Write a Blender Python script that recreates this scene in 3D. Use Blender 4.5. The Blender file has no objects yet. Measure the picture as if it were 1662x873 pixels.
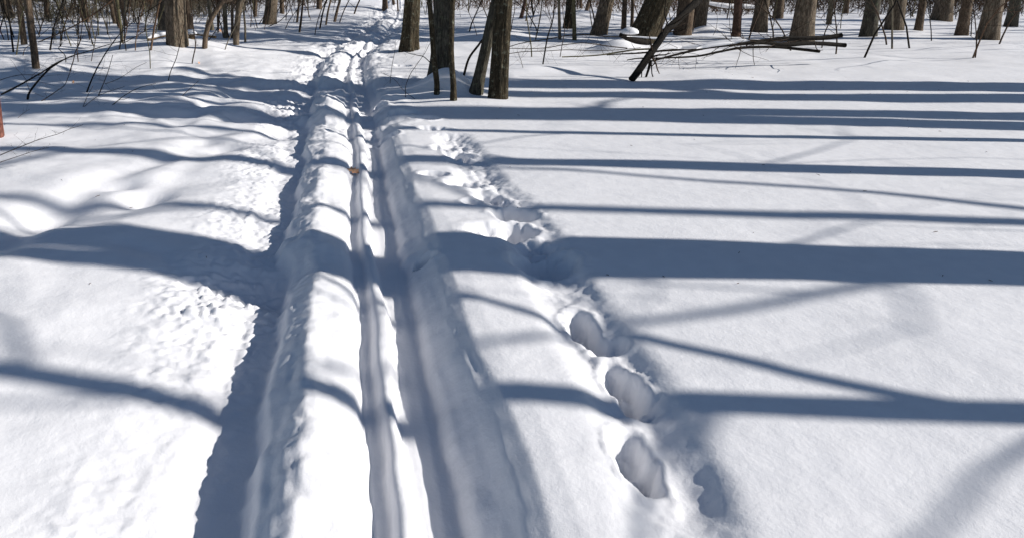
import bpy, math, random
import numpy as np
from mathutils import Vector
random.seed(7); rng = np.random.default_rng(11)
sc = bpy.context.scene
COL = sc.collection
R = math.radians

# ------------------------------------------------------------ camera, light
F, CX, CY, TH, EYE = 1180.0, 600.0, 221.0, R(13.2), 1.6      # in pixels of the 1662 x 873 photograph
cam = bpy.data.cameras.new('camera'); camo = bpy.data.objects.new('camera', cam); COL.objects.link(camo)
cam.sensor_fit = 'HORIZONTAL'; cam.sensor_width = 36; cam.lens = 36 * F / 1662
cam.shift_x = (831 - CX) / 1662; cam.shift_y = (CY - 436.5) / 1662
cam.clip_start = .05; cam.clip_end = 2000
camo.location = (0, 0, EYE); camo.rotation_euler = (R(90) - TH, 0, 0)
sc.camera = camo
SUN_EL, SHADOW_SKEW = R(29), .065
to_sun = Vector((math.cos(SUN_EL), -SHADOW_SKEW * math.cos(SUN_EL), math.sin(SUN_EL))).normalized()
w = bpy.data.worlds.new('World'); sc.world = w; w.use_nodes = True
nt = w.node_tree; bg = nt.nodes['Background']; sky = nt.nodes.new('ShaderNodeTexSky')
sky.sky_type = 'NISHITA'; sky.sun_disc = False; sky.sun_elevation = SUN_EL
sky.sun_rotation = math.atan2(to_sun.x, to_sun.y); sky.altitude = 200; sky.air_density = 1.0; sky.dust_density = .3; sky.ozone_density = 3.0
nt.links.new(sky.outputs[0], bg.inputs[0]); bg.inputs[1].default_value = .066
sl = bpy.data.lights.new('sun', 'SUN'); sl.energy = 5.0; sl.angle = R(.53); sl.color = (1, .955, .90)
so = bpy.data.objects.new('sun', sl); COL.objects.link(so)
so.rotation_euler = (-to_sun).to_track_quat('-Z', 'Y').to_euler(); so.location = (20, -2, 20)
sc.view_settings.view_transform = 'Standard'; sc.view_settings.look = 'None'
sc.view_settings.exposure = 0.12; sc.view_settings.gamma = 1

# ------------------------------------------------------------ materials
def newmat(name):
    m = bpy.data.materials.new(name); m.use_nodes = True
    t = m.node_tree; return m, t, t.nodes['Principled BSDF']
def nd(t, kind, **kw):
    n = t.nodes.new(kind)
    for k, v in kw.items():
        if k in n.inputs: n.inputs[k].default_value = v
        else: setattr(n, k, v)
    return n
def ramp(t, fac, stops):
    r = t.nodes.new('ShaderNodeValToRGB'); t.links.new(fac, r.inputs[0])
    e = r.color_ramp.elements
    while len(e) < len(stops): e.new(.5)
    for el, (p, c) in zip(e, stops): el.position = p; el.color = (*c, 1)
    return r.outputs[0]
def coords(t, scale=(1, 1, 1), kind='Object'):
    tc = t.nodes.new('ShaderNodeTexCoord'); mp = t.nodes.new('ShaderNodeMapping'); mp.inputs['Scale'].default_value = scale
    t.links.new(tc.outputs[kind], mp.inputs[0]); return mp.outputs[0]

def snow_mat():
    m, t, p = newmat('snow')
    v = coords(t)
    n1 = nd(t, 'ShaderNodeTexNoise', Scale=55.0, Detail=5.0, Roughness=.65); t.links.new(v, n1.inputs[0])
    n2 = nd(t, 'ShaderNodeTexNoise', Scale=9.0, Detail=4.0); t.links.new(v, n2.inputs[0])
    n3 = nd(t, 'ShaderNodeTexNoise', Scale=420.0, Detail=2.0); t.links.new(v, n3.inputs[0])
    b0 = nd(t, 'ShaderNodeBump', Strength=.30, Distance=.02); t.links.new(n2.outputs[0], b0.inputs['Height'])
    b1 = nd(t, 'ShaderNodeBump', Strength=.35, Distance=.006); t.links.new(n1.outputs[0], b1.inputs['Height']); t.links.new(b0.outputs[0], b1.inputs['Normal'])
    b2 = nd(t, 'ShaderNodeBump', Strength=.5, Distance=.0015); t.links.new(n3.outputs[0], b2.inputs['Height']); t.links.new(b1.outputs[0], b2.inputs['Normal'])
    t.links.new(b2.outputs[0], p.inputs['Normal'])
    c = ramp(t, n2.outputs[0], [(.3, (.82, .82, .84)), (.7, (.875, .872, .885))])
    t.links.new(c, p.inputs['Base Color'])
    p.inputs['Roughness'].default_value = .55; p.inputs['Specular IOR Level'].default_value = .25
    return m
SNOW = snow_mat()

def bark(name, dark, mid, light, scale=1.0, strength=1.0, lichen=None):
    m, t, p = newmat(name)
    v = coords(t, (1, 1, .22))
    vi = coords(t)
    vor = nd(t, 'ShaderNodeTexVoronoi', Scale=34.0 * scale, feature='DISTANCE_TO_EDGE'); 
    nz = nd(t, 'ShaderNodeTexNoise', Scale=26.0 * scale, Detail=8.0, Roughness=.7, Distortion=.6); t.links.new(v, nz.inputs[0])
    mx = t.nodes.new('ShaderNodeMixRGB'); mx.inputs[0].default_value = .06
    t.links.new(v, mx.inputs[1]); t.links.new(nz.outputs['Color'], mx.inputs[2]); t.links.new(mx.outputs[0], vor.inputs['Vector'])
    big = nd(t, 'ShaderNodeTexNoise', Scale=3.5, Detail=3.0); t.links.new(vi, big.inputs[0])
    col = ramp(t, nz.outputs[0], [(.3, dark), (.5, mid), (.72, light)])
    mul = t.nodes.new('ShaderNodeMixRGB'); mul.blend_type = 'MULTIPLY'; mul.inputs[0].default_value = .8
    crack = ramp(t, vor.outputs[0], [(0, (.28, .26, .25)), (.16, (1, 1, 1))])
    t.links.new(col, mul.inputs[1]); t.links.new(crack, mul.inputs[2])
    out = mul.outputs[0]
    mm = t.nodes.new('ShaderNodeMixRGB'); mm.blend_type = 'MULTIPLY'; mm.inputs[0].default_value = .7
    t.links.new(out, mm.inputs[1]); t.links.new(ramp(t, big.outputs[0], [(.3, (.62, .6, .58)), (.7, (1.15, 1.12, 1.05))]), mm.inputs[2]); out = mm.outputs[0]
    if lichen:
        ln = nd(t, 'ShaderNodeTexNoise', Scale=17.0, Detail=6.0, Roughness=.75); t.links.new(vi, ln.inputs[0])
        f = ramp(t, ln.outputs[0], [(.56, (0, 0, 0)), (.66, (.75, .75, .75))])
        lm = t.nodes.new('ShaderNodeMixRGB'); t.links.new(f, lm.inputs[0]); t.links.new(out, lm.inputs[1]); lm.inputs[2].default_value = (*lichen, 1); out = lm.outputs[0]
    t.links.new(out, p.inputs['Base Color'])
    b = nd(t, 'ShaderNodeBump', Strength=1.0 * strength, Distance=.022); t.links.new(vor.outputs[0], b.inputs['Height'])
    b2 = nd(t, 'ShaderNodeBump', Strength=1.0 * strength, Distance=.016); t.links.new(nz.outputs[0], b2.inputs['Height']); t.links.new(b.outputs[0], b2.inputs['Normal'])
    t.links.new(b2.outputs[0], p.inputs['Normal'])
    p.inputs['Roughness'].default_value = .9; p.inputs['Specular IOR Level'].default_value = .2
    return m
B_OAK = bark('oak_bark', (.050, .041, .030), (.20, .158, .116), (.38, .31, .24), lichen=(.17, .175, .13))
B_BROWN = bark('brown_bark', (.050, .037, .027), (.175, .128, .092), (.31, .235, .175), 1.3, .8, (.13, .13, .09))
B_GREY = bark('grey_bark', (.045, .042, .034), (.095, .088, .070), (.165, .150, .120), .9, .5, (.15, .17, .10))
B_MOTTLE = bark('mottled_bark', (.024, .020, .012), (.080, .064, .040), (.18, .145, .092), 1.2, 1.0, (.26, .27, .20))
B_PALE = bark('pale_bark', (.10, .085, .06), (.20, .175, .13), (.33, .29, .22), 1.4, .5)
B_OLIVE = bark('olive_bark', (.06, .055, .03), (.15, .14, .08), (.24, .22, .14), 1.4, .5)
B_RED = bark('reddish_bark', (.08, .030, .024), (.24, .095, .072), (.34, .17, .13), 1.4, .5)
B_RED2 = bark('dark_reddish_bark', (.05, .030, .024), (.15, .088, .068), (.25, .165, .13), 1.4, .5)
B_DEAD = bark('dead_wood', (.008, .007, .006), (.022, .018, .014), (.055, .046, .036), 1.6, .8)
B_TWIG = bark('twig_bark', (.028, .018, .012), (.066, .044, .030), (.12, .085, .058), 2, .2)
B_TWIGL = bark('light_twig_bark', (.07, .043, .027), (.16, .10, .065), (.25, .17, .115), 2, .2)
B_LOG = bark('log_wood', (.09, .06, .035), (.24, .17, .10), (.36, .27, .17), 1, .6)
def leafmat():
    m, t, p = newmat('dry_leaf')
    n = nd(t, 'ShaderNodeTexNoise', Scale=45.0, Detail=4.0); t.links.new(coords(t), n.inputs[0])
    t.links.new(ramp(t, n.outputs[0], [(.3, (.66, .30, .13)), (.7, (.92, .55, .32))]), p.inputs['Base Color'])
    p.inputs['Roughness'].default_value = .6
    return m
LEAF = leafmat()

# ------------------------------------------------------------ noise, terrain
def _h(ix, iy, s):
    v = np.sin(ix * 127.1 + iy * 311.7 + s * 74.7) * 43758.5453
    return v - np.floor(v)
def vn(x, y, s=0):
    x = np.asarray(x, float); y = np.asarray(y, float)
    ix, iy = np.floor(x), np.floor(y); fx, fy = x - ix, y - iy
    fx = fx * fx * fx * (fx * (fx * 6 - 15) + 10); fy = fy * fy * fy * (fy * (fy * 6 - 15) + 10)
    a = _h(ix, iy, s) * (1 - fx) + _h(ix + 1, iy, s) * fx
    b = _h(ix, iy + 1, s) * (1 - fx) + _h(ix + 1, iy + 1, s) * fx
    return (a * (1 - fy) + b * fy) * 2 - 1
def fbm(x, y, s=0, o=3, g=.5):
    r = 0; a = 1
    for k in range(o):
        c, sn = math.cos(k * 1.1), math.sin(k * 1.1)
        r = r + a * vn(x * c - y * sn, x * sn + y * c, s + k * 13); x = x * 2.03; y = y * 2.03; a *= g
    return r
def sm(e0, e1, x):
    t = np.clip((x - e0) / (e1 - e0), 0, 1); return t * t * (3 - 2 * t)

def ray(px, py):
    u = (px - CX) / F; v = (CY - py) / F
    return u, math.cos(TH) + v * math.sin(TH), -math.sin(TH) + v * math.cos(TH)
def flat(px, py, z=0.):
    d = ray(px, py); t = (EYE - z) / -d[2]; return d[0] * t, d[1] * t
def onY(px, py, Y):
    d = ray(px, py); t = Y / d[1]; return Vector((d[0] * t, Y, EYE + d[2] * t))

# centre line of the right-hand ski groove
_tr = [(443, 648), (350, 626), (250, 611), (200, 603), (160, 592), (120, 584), (95, 583), (80, 593), (60, 620), (45, 641), (30, 652), (15, 657), (0, 655)]
_ty = [-12, 1.6] + [flat(a, b)[1] for b, a in _tr] + [60, 200]
_tx = [.75, .26] + [flat(a, b)[0] for b, a in _tr] + [4, 12]
_yy = np.linspace(-12, 200, 4241)
_xx = np.interp(_yy, _ty, _tx)
_k = np.hanning(25); _k /= _k.sum()
_xs = np.convolve(np.pad(_xx, 12, mode='edge'), _k, 'valid')
def trail_x(Y): return np.interp(Y, _yy, _xs)
# cross profile: offset from the groove -> height
_ps = [-9, -2.2, -1.7, -1.20, -.93, -.84, -.67, -.65, -.615, -.50, -.47, -.43, -.35, -.30, -.262, -.240, -.180, -.160, -.140, -.105, -.082, .066, .098, .200, .270, .36, .6, 9]
_pz = [0, .0, -.014, -.065, -.125, -.175, -.190, -.160, -.080, -.024, -.008, -.008, -.034, -.058, -.086, -.140, -.143, -.100, -.088, -.098, -.172, -.180, -.118, -.030, .004, .010, .0, 0]
_s = np.linspace(-9, 9, 9001); _z = np.interp(_s, _ps, _pz)
_k2 = np.hanning(13); _k2 /= _k2.sum(); _z = np.convolve(np.pad(_z, 6, mode='edge'), _k2, 'valid')

MOUNDS = []   # X, Y, h, rx, ry
def mound(px, py, h, rx, ry): x, y = flat(px, py); MOUNDS.append((x, y, h, rx, ry))
mound(727, 150, .30, .36, .26); mound(668, 150, .07, .55, .3)
mound(690, 83, .13, .42, .30)
mound(305, 86, .22, 1.35, .9); mound(250, 84, .08, .8, .4); mound(287, 77, .12, .5, .35)
mound(1000, 82, .26, .42, .45); mound(1072, 79, .13, .6, .4); mound(1148, 52, .14, .35, .4)
mound(812, 60, .14, .8, .6); mound(945, 30, .22, 1.3, .9); mound(1140, 126, .05, .6, .35)
mound(800, 50, .1, .7, .5); mound(775, 165, .04, .5, .3); mound(850, 112, .06, .5, .3)
mound(40, 118, .06, .9, .5); mound(70, 110, .06, .5, .4); mound(115, 20, .4, 2.2, 1.2); mound(30, 25, .3, 2, 1.2)
mound(560, 18, .25, 2.0, 1.6); mound(380, 58, .12, .7, .5)
DIMPS = []    # X, Y, depth, r, stretch
def dimp(px, py, d, r, st=1., rot=0.): x, y = flat(px, py); DIMPS.append((x, y, d, r, st, rot))
for a in [(183, 293, .040, .13, 1.5, .5), (212, 312, .045, .14, 1.6, .5), (322, 211, .035, .13, 1.8, .4), (345, 232, .035, .13, 1.8, .4),
          (285, 285, .02, .2, 2, .3), (30, 345, .05, .3, 1.6, .6), (90, 330, .02, .2, 2, .6), (120, 225, .02, .3, 2, .2),
          (380, 150, .05, .22, 1.6, .1), (330, 165, .05, .22, 1.6, .1), (290, 182, .04, .2, 1.6, .1), (430, 172, .06, .2, 1.5, 0), (400, 186, .05, .17, 1.5, 0),
          (455, 150, .05, .2, 1.4, 0), (470, 132, .05, .2, 1.4, 0), (440, 196, .06, .15, 1.4, 0), (360, 185, .05, .18, 1.5, 0), (480, 112, .05, .2, 1.4, 0),
          (425, 118, .04, .3, 1.4, 0), (350, 128, .04, .3, 1.6, 0), (350, 425, .05, .2, 1.6, 0), (430, 425, .04, .16, 1.4, 0), (250, 180, .03, .25, 2, 0)]:
    dimp(*a)
HOLES = []    # sharp-walled footprints
def hole(px, py, d, r, st=1.): x, y = flat(px, py); HOLES.append((x, y, d, r, st))
for a in [(646, 184, .12, .13), (668, 181, .05, .10), (690, 190, .09, .12, 1.2), (632, 214, .07, .09), (714, 240, .05, .10), (745, 250, .10, .12), (765, 258, .06, .07),
          (706, 283, .08, .08, 1.5), (700, 208, .05, .10, 1.6), (752, 296, .10, .12, 1.2), (788, 316, .06, .09, 1.3), (768, 328, .05, .07), (836, 345, .12, .12, 1.1), (815, 325, .05, .08), (812, 372, .06, .13, 1.6),
          (845, 368, .10, .10), (880, 420, .11, .14, 1.3), (866, 395, .05, .12), (690, 408, .08, .06), (620, 165, .06, .10), (640, 160, .05, .10, 1.4),
          (945, 515, .11, .16, .42), (985, 545, .04, .09, .9), (1012, 605, .11, .16, .40), (1040, 640, .04, .08, .9), (1040, 735, .11, .16, .42)]:
    hole(*a)
_rn = random.Random(5)
for k in range(46):       # trodden snow along the far trail
    Y = 9.5 + k * .33 + _rn.uniform(-.1, .1); X = float(trail_x(Y)) + _rn.choice([-.95, -.75, -.6, .45, .7]) + _rn.uniform(-.15, .15)
    HOLES.append((X, Y, _rn.uniform(.05, .09), _rn.uniform(.09, .15), _rn.uniform(1, 1.6)))
FURROWS = [([(330, 222), (300, 243), (200, 271), (120, 308), (60, 345), (-20, 400)], .062, .17),
           ([(450, 205), (350, 236), (255, 297), (190, 340), (140, 352)], .035, .16),
           ([(300, 195), (270, 202), (235, 196)], .02, .10),
           ([(190, 388), (260, 400), (300, 435)], .02, .08)]
def segdist(X, Y, pts):
    best = np.full(np.shape(X), 1e9)
    for (x0, y0), (x1, y1) in zip(pts[:-1], pts[1:]):
        dx, dy = x1 - x0, y1 - y0; L = dx * dx + dy * dy
        t = np.clip(((X - x0) * dx + (Y - y0) * dy) / L, 0, 1)
        best = np.minimum(best, np.hypot(X - x0 - t * dx, Y - y0 - t * dy))
    return best
ROUGHP = [flat(735, 222), flat(760, 255), flat(790, 300), flat(840, 345), flat(885, 420), flat(960, 540), flat(1010, 610), flat(1080, 760), flat(1120, 900)]

def height(X, Y):
    X = np.asarray(X, float); Y = np.asarray(Y, float) + 0 * X
    far = sm(8, 14, Y)
    left = sm(-.5, -2.2, X - trail_x(Y))
    z = .035 * fbm(X / 7 + 3, Y / 7, 1, 2) * sm(3, 12, Y)
    z = z + (.004 + .022 * left + .022 * far) * fbm(X / 1.1, Y / .75, 4, 3) + .032 * left * sm(9, 5, Y) * vn(X / .8 + .5 * Y, Y / .9, 14)
    z = z + .004 * fbm(X / .28, Y / .2, 9, 2) * (.3 + .7 * left)
    z = z + .0065 * fbm(X / .9 + 9, Y / .5, 17, 2) * (1 - left)
    z = z + .9 * sm(24, 60, Y) * (.6 + .4 * vn(X / 12, Y / 30, 3)) + 2.0 * sm(45, 160, Y)
    # trail
    wob = .020 * fbm(Y / .55, Y * 0 + 3.3, 21, 3)
    s = X - trail_x(Y)
    edge = .026 * fbm(Y / .22, X / .5, 31, 3)
    bank = (.028 * fbm(Y / .75, Y * 0 + 2, 33, 2) * sm(.05, .2, s) + .004 * fbm(Y / .16, X / .3, 35, 2) * sm(.35, .2, s) + .008 * fbm(Y / .11, X * 0, 36, 3) * sm(.2, .10, s)) * sm(.0, .07, s) * sm(1.4, .5, s)
    crest = (.022 * fbm(Y / .42, X * 0 + 1.7, 37, 2) + .007 * fbm(Y / .09, X / .2, 39, 2))
    sw = s + 1.3 * edge * sm(-.44, -.6, s) + bank + crest * sm(-.16, -.09, s) * sm(.02, -.05, s) + .25 * crest * sm(-.5, -.3, s) * sm(-.16, -.24, s) + wob * sm(.1, -.3, s) * sm(-3, -1, s)
    depth = (1 - .25 * sm(6.5, 9, Y) - .36 * sm(13, 21, Y)) * (.92 + .16 * vn(Y / 1.3, Y * 0 + 7, 5)) * (1 - sm(45, 60, Y))
    prof = np.interp(sw, _s, _z) * depth
    z = z + prof
    # snow-covered steps: cross ripples on the left half of the trail
    stp = np.exp(-((s + .55) / .38) ** 2)
    z = z + stp * (.024 + .022 * sm(6, 8.5, Y)) * fbm(X / .35, Y / .30, 41, 3) * (.35 + .65 * sm(5.5, 7.5, Y))
    bk = np.exp(-((s + .28) / (.75 + .25 * sm(11, 16, Y))) ** 4) * sm(6.7, 7.6, Y)
    z = z + bk * (1 + .15 * sm(10, 14, Y)) * (.036 * fbm(X / .30, Y / .33, 43, 3) + .009 * np.abs(fbm(X / .12, Y / .16, 45, 2)))
    lf = sm(-.5, -1.0, s) * sm(-4.2, -2.0, s) * sm(6.9, 7.9, Y) * sm(14, 10, Y)
    z = z + lf * .048 * fbm(X / .55 + Y * .3, Y / .42, 47, 3)
    wall = np.exp(-((s - .17) / .10) ** 2) + np.exp(-((s + .55) / .09) ** 2)
    z = z + wall * (.0040 * fbm(s / .04, Y / .30, 49, 2) + .0030 * fbm(X / .07, Y / .08, 50, 2))
    rdg = np.exp(-((s + .42) / .15) ** 2)
    z = z + rdg * (.020 * fbm(Y / .45, X / .8, 57, 2) + .011 * fbm(X / .16, Y / .14, 58, 3) + .014 * np.exp(-((s + .52) / .07) ** 2) * np.abs(fbm(X / .07, Y / .08, 60, 2)) - .06 * np.clip(vn(Y / .55, X * 0 + 4, 59) - .25, 0, 1))
    # crumbled snow in the walking trench and its sunny slope
    rough = np.exp(-((s + .95) / .30) ** 2) + .04 * np.exp(-((s + .2) / .5) ** 4)
    rough = rough * (.5 + .5 * vn(X / .5, Y / .6, 55)) * (.45 + .55 * sm(2.0, 3.2, Y))
    cr = np.abs(fbm(X / .075, Y / .065, 61, 3, .6)); cr2 = fbm(X / .045, Y / .04, 66, 2)
    z = z + rough * (.036 * cr + .011 * cr2) * (1 - .5 * far)
    # grooves scratched along the skis
    in_l = np.exp(-((s + .20) / .05) ** 2) + np.exp(-((s + .0) / .08) ** 2)
    z = z + .0035 * in_l * fbm(s / .018, Y / 1.2, 71, 2)
    for (x, y, h, rx, ry) in MOUNDS:
        m = (np.abs(X - x) < 3 * rx) & (np.abs(Y - y) < 3 * ry)
        if m.any(): z[m] += h * np.exp(-((X[m] - x) / rx) ** 2 - ((Y[m] - y) / ry) ** 2)
    for (x, y, d, r, st, rot) in DIMPS:
        m = (np.abs(X - x) < 5 * r) & (np.abs(Y - y) < 5 * r)
        if not m.any(): continue
        dx, dy = X[m] - x, Y[m] - y; c, q = math.cos(rot), math.sin(rot)
        a = (dx * c + dy * q) / (r * st); b = (-dx * q + dy * c) / r
        z[m] -= 1.35 * d * np.exp(-(a * a + b * b)) * (1 + .9 * np.tanh(a * 1.3))
    for pts, d, wd in FURROWS:
        q = segdist(X, Y, [flat(*p) for p in pts]); z = z - d * np.exp(-(q / wd) ** 2)
    hx = X + .020 * fbm(X / .11, Y / .11, 81, 3, .6); hy = Y + .020 * fbm(X / .11 + 50, Y / .11, 82, 3, .6)
    for (x, y, d, r, st) in HOLES:
        m = (np.abs(hx - x) < 2.6 * r * st) & (np.abs(hy - y) < 2.6 * r)
        if not m.any(): continue
        q = np.hypot((hx[m] - x) / st, hy[m] - y) / r
        z[m] += -d * (1 - sm(.55, 1.12, q)) * (1 + .30 * fbm(X[m] / .05, Y[m] / .05, 83, 3, .6)) + .10 * d * np.exp(-((q - 1.3) / .22) ** 2)
    q = segdist(X, Y, ROUGHP)
    rr = np.exp(-(q / .17) ** 2)
    z = z - .060 * np.exp(-(q / .16) ** 4) * (.8 + .4 * vn(X / .25, Y / .25, 95))
    z = z + rr * (.45 + .55 * sm(2.9, 4.2, Y)) * (.022 * np.abs(fbm(X / .09, Y / .08, 91, 3, .5)) - .006)
    return z
def hz(x, y): return float(height(np.array([x]), np.array([y]))[0])
def at(px, py):
    z = 0.
    for _ in range(6):
        x, y = flat(px, py, z); z = .5 * z + .5 * hz(x, y)
    x, y = flat(px, py, z); return x, y, hz(x, y)

def mesh_from(name, V, Fq, mat, smooth=True):
    V = np.asarray(V, np.float32); Fq = np.asarray(Fq, np.int32)
    me = bpy.data.meshes.new(name); me.vertices.add(len(V)); me.vertices.foreach_set('co', V.ravel())
    k = Fq.shape[1]; me.loops.add(Fq.size); me.loops.foreach_set('vertex_index', Fq.ravel())
    me.polygons.add(len(Fq)); me.polygons.foreach_set('loop_start', np.arange(0, Fq.size, k, dtype=np.int32))
    me.polygons.foreach_set('loop_total', np.full(len(Fq), k, np.int32))
    me.polygons.foreach_set('use_smooth', np.full(len(Fq), smooth))
    me.materials.append(mat); me.update(calc_edges=True); me.validate(); return me

def lines(a, b, near, growth, dmin):
    out = [a]
    while out[-1] < b: out.append(out[-1] + max(dmin, growth * abs(out[-1] - near)))
    return out
ys = [-8.]
while ys[-1] < 1.2: ys.append(ys[-1] + (.25 if ys[-1] < .5 else .05))
while ys[-1] < 260:
    y = ys[-1]; ys.append(y + (.011 if y < 5.2 else (.0021 * y if y < 9 else (.0030 * y if y < 24 else (.012 * y if y < 60 else .06 * y)))))
core = list(np.arange(-1.75, 1.35, .0125))
rgt = [core[-1]]
while rgt[-1] < 200: d = rgt[-1] - 1.3; rgt.append(rgt[-1] + .0125 + .016 * d + (.05 * max(0, d - 12)))
lft = [core[0]]
while lft[-1] > -200: d = -1.75 - lft[-1]; lft.append(lft[-1] - (.0125 + .014 * d + (.05 * max(0, d - 12))))
xs = np.array(lft[:0:-1] + core + rgt[1:]); ys = np.array(ys)
GX, GY = np.meshgrid(xs, ys)
GXs = GX + 0.0
GZ = height(GXs, GY)
nx, ny = len(xs), len(ys)
idx = np.arange(nx * ny).reshape(ny, nx)
quads = np.stack([idx[:-1, :-1], idx[:-1, 1:], idx[1:, 1:], idx[1:, :-1]], -1).reshape(-1, 4)
me = mesh_from('snow_ground', np.stack([GXs.ravel(), GY.ravel(), GZ.ravel()], -1), quads, SNOW)
g = bpy.data.objects.new('snow_ground', me); COL.objects.link(g); g['kind'] = 'structure'
g['label'] = 'snow covered forest floor with ski tracks and footprints'
print('ground', nx, ny, nx * ny)

# ------------------------------------------------------------ tube meshes
class MB:
    def __init__(s): s.v = []; s.f = []; s.n = 0
    def tube(s, P, rad, k=6, bumpy=0., seed=0, cap=True):
        P = np.asarray(P, float); rad = np.asarray(rad, float); n = len(P)
        T = np.gradient(P, axis=0); T /= np.linalg.norm(T, axis=1)[:, None] + 1e-9
        ref = np.array([0., 1, 0]) if abs(T[:, 1]).mean() < .8 else np.array([1., 0, 0])
        A = np.cross(T, ref); A /= np.linalg.norm(A, axis=1)[:, None] + 1e-9; B = np.cross(T, A)
        an = np.arange(k) * 2 * math.pi / k
        L = np.concatenate([[0], np.cumsum(np.linalg.norm(np.diff(P, axis=0), axis=1))])
        rr = np.repeat(rad[:, None], k, 1)
        if bumpy:
            AA, LL = np.meshgrid(an, L); r0 = max(rad.max(), .01)
            nz = fbm(np.cos(AA) * 2.2 + seed, np.sin(AA) * 2.2 + LL / (r0 * 9), seed, 3)
            fine = fbm(np.cos(AA) * 7 + seed, np.sin(AA) * 7 + LL / (r0 * 2.5), seed + 5, 2)
            rr = rr * (1 + bumpy * nz + bumpy * .55 * fine)
            if k >= 24:
                fur = np.abs(fbm(np.cos(AA) * 11 + seed, np.sin(AA) * 11 + LL / (r0 * 7) + .4 * nz, seed + 9, 2))
                rr = rr - r0 * .085 * np.exp(-(fur / .16) ** 2)
        V = P[:, None, :] + rr[:, :, None] * (np.cos(an)[None, :, None] * A[:, None, :] + np.sin(an)[None, :, None] * B[:, None, :])
        i = np.arange(n * k).reshape(n, k) + s.n; j = np.roll(i, -1, 1)
        s.v.append(V.reshape(-1, 3)); s.f.append(np.stack([i[:-1], i[1:], j[1:], j[:-1]], -1).reshape(-1, 4)); s.n += n * k
        if cap:
            for row, c, flip in ((i[-1], P[-1], False), (i[0], P[0], True)):
                s.v.append(c[None]); ci = s.n; s.n += 1
                nx_ = np.roll(row, -1)
                q = np.stack([row, nx_, np.full(k, ci), np.full(k, ci)], -1)
                if flip: q = q[:, [1, 0, 2, 3]]
                s.f.append(q)
        return s
    def mesh(s, name, mat):
        V = np.concatenate(s.v); Fq = np.concatenate(s.f)
        tri = Fq[:, 2] == Fq[:, 3]
        q = Fq[~tri]; t = Fq[tri][:, :3]
        me = bpy.data.meshes.new(name); me.vertices.add(len(V)); me.vertices.foreach_set('co', V.astype(np.float32).ravel())
        lp = np.concatenate([q.ravel(), t.ravel()]).astype(np.int32); me.loops.add(len(lp)); me.loops.foreach_set('vertex_index', lp)
        tot = np.concatenate([np.full(len(q), 4), np.full(len(t), 3)]).astype(np.int32)
        st = np.concatenate([[0], np.cumsum(tot)[:-1]]).astype(np.int32)
        me.polygons.add(len(tot)); me.polygons.foreach_set('loop_start', st); me.polygons.foreach_set('loop_total', tot)
        me.polygons.foreach_set('use_smooth', np.full(len(tot), True)); me.materials.append(mat); me.update(calc_edges=True); return me

def link(name, data, parent=None, loc=(0, 0, 0)):
    o = bpy.data.objects.new(name, data); COL.objects.link(o)
    if parent: o.parent = parent
    o.location = loc; return o
def tag(o, label, cat, group=None, kind=None):
    o['label'] = label
    if cat: o['category'] = cat
    if group: o['group'] = group
    if kind: o['kind'] = kind
    return o

def wander(p0, d0, length, n, wob, up, rnd):
    P = [np.array(p0, float)]; d = np.array(d0, float); d /= np.linalg.norm(d); st = length / n
    for _ in range(n):
        d = d + np.array([rnd.gauss(0, wob), rnd.gauss(0, wob), rnd.gauss(0, wob) + up]); d /= np.linalg.norm(d)
        P.append(P[-1] + d * st)
    return P
def twigs(mb, P, r0, rnd, count, length, k=3, lo=.3, spread=.9, sub=0, up=.05):
    n = len(P) - 1
    for _ in range(count):
        t = rnd.uniform(lo, .98); i = min(int(t * n), n - 1)
        a = P[i] + (P[i + 1] - P[i]) * (t * n - i); ax = P[i + 1] - P[i]; ax = ax / (np.linalg.norm(ax) + 1e-9)
        rd = np.array([rnd.gauss(0, 1), rnd.gauss(0, 1), rnd.gauss(0, .6)]); rd /= np.linalg.norm(rd) + 1e-9
        L = length * rnd.uniform(.5, 1.1) * (1.1 - .6 * t); r = max(r0 * .45 * (1.1 - t), .0012)
        Q = wander(a, ax * (1.2 - spread) + rd * spread, L, 4, .12, up, rnd)
        mb.tube(Q, np.linspace(r, r * .35, 5), k, cap=False)
        if sub: twigs(mb, Q, r, rnd, sub, L * .55, 3, .25, spread, 0, up)

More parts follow.
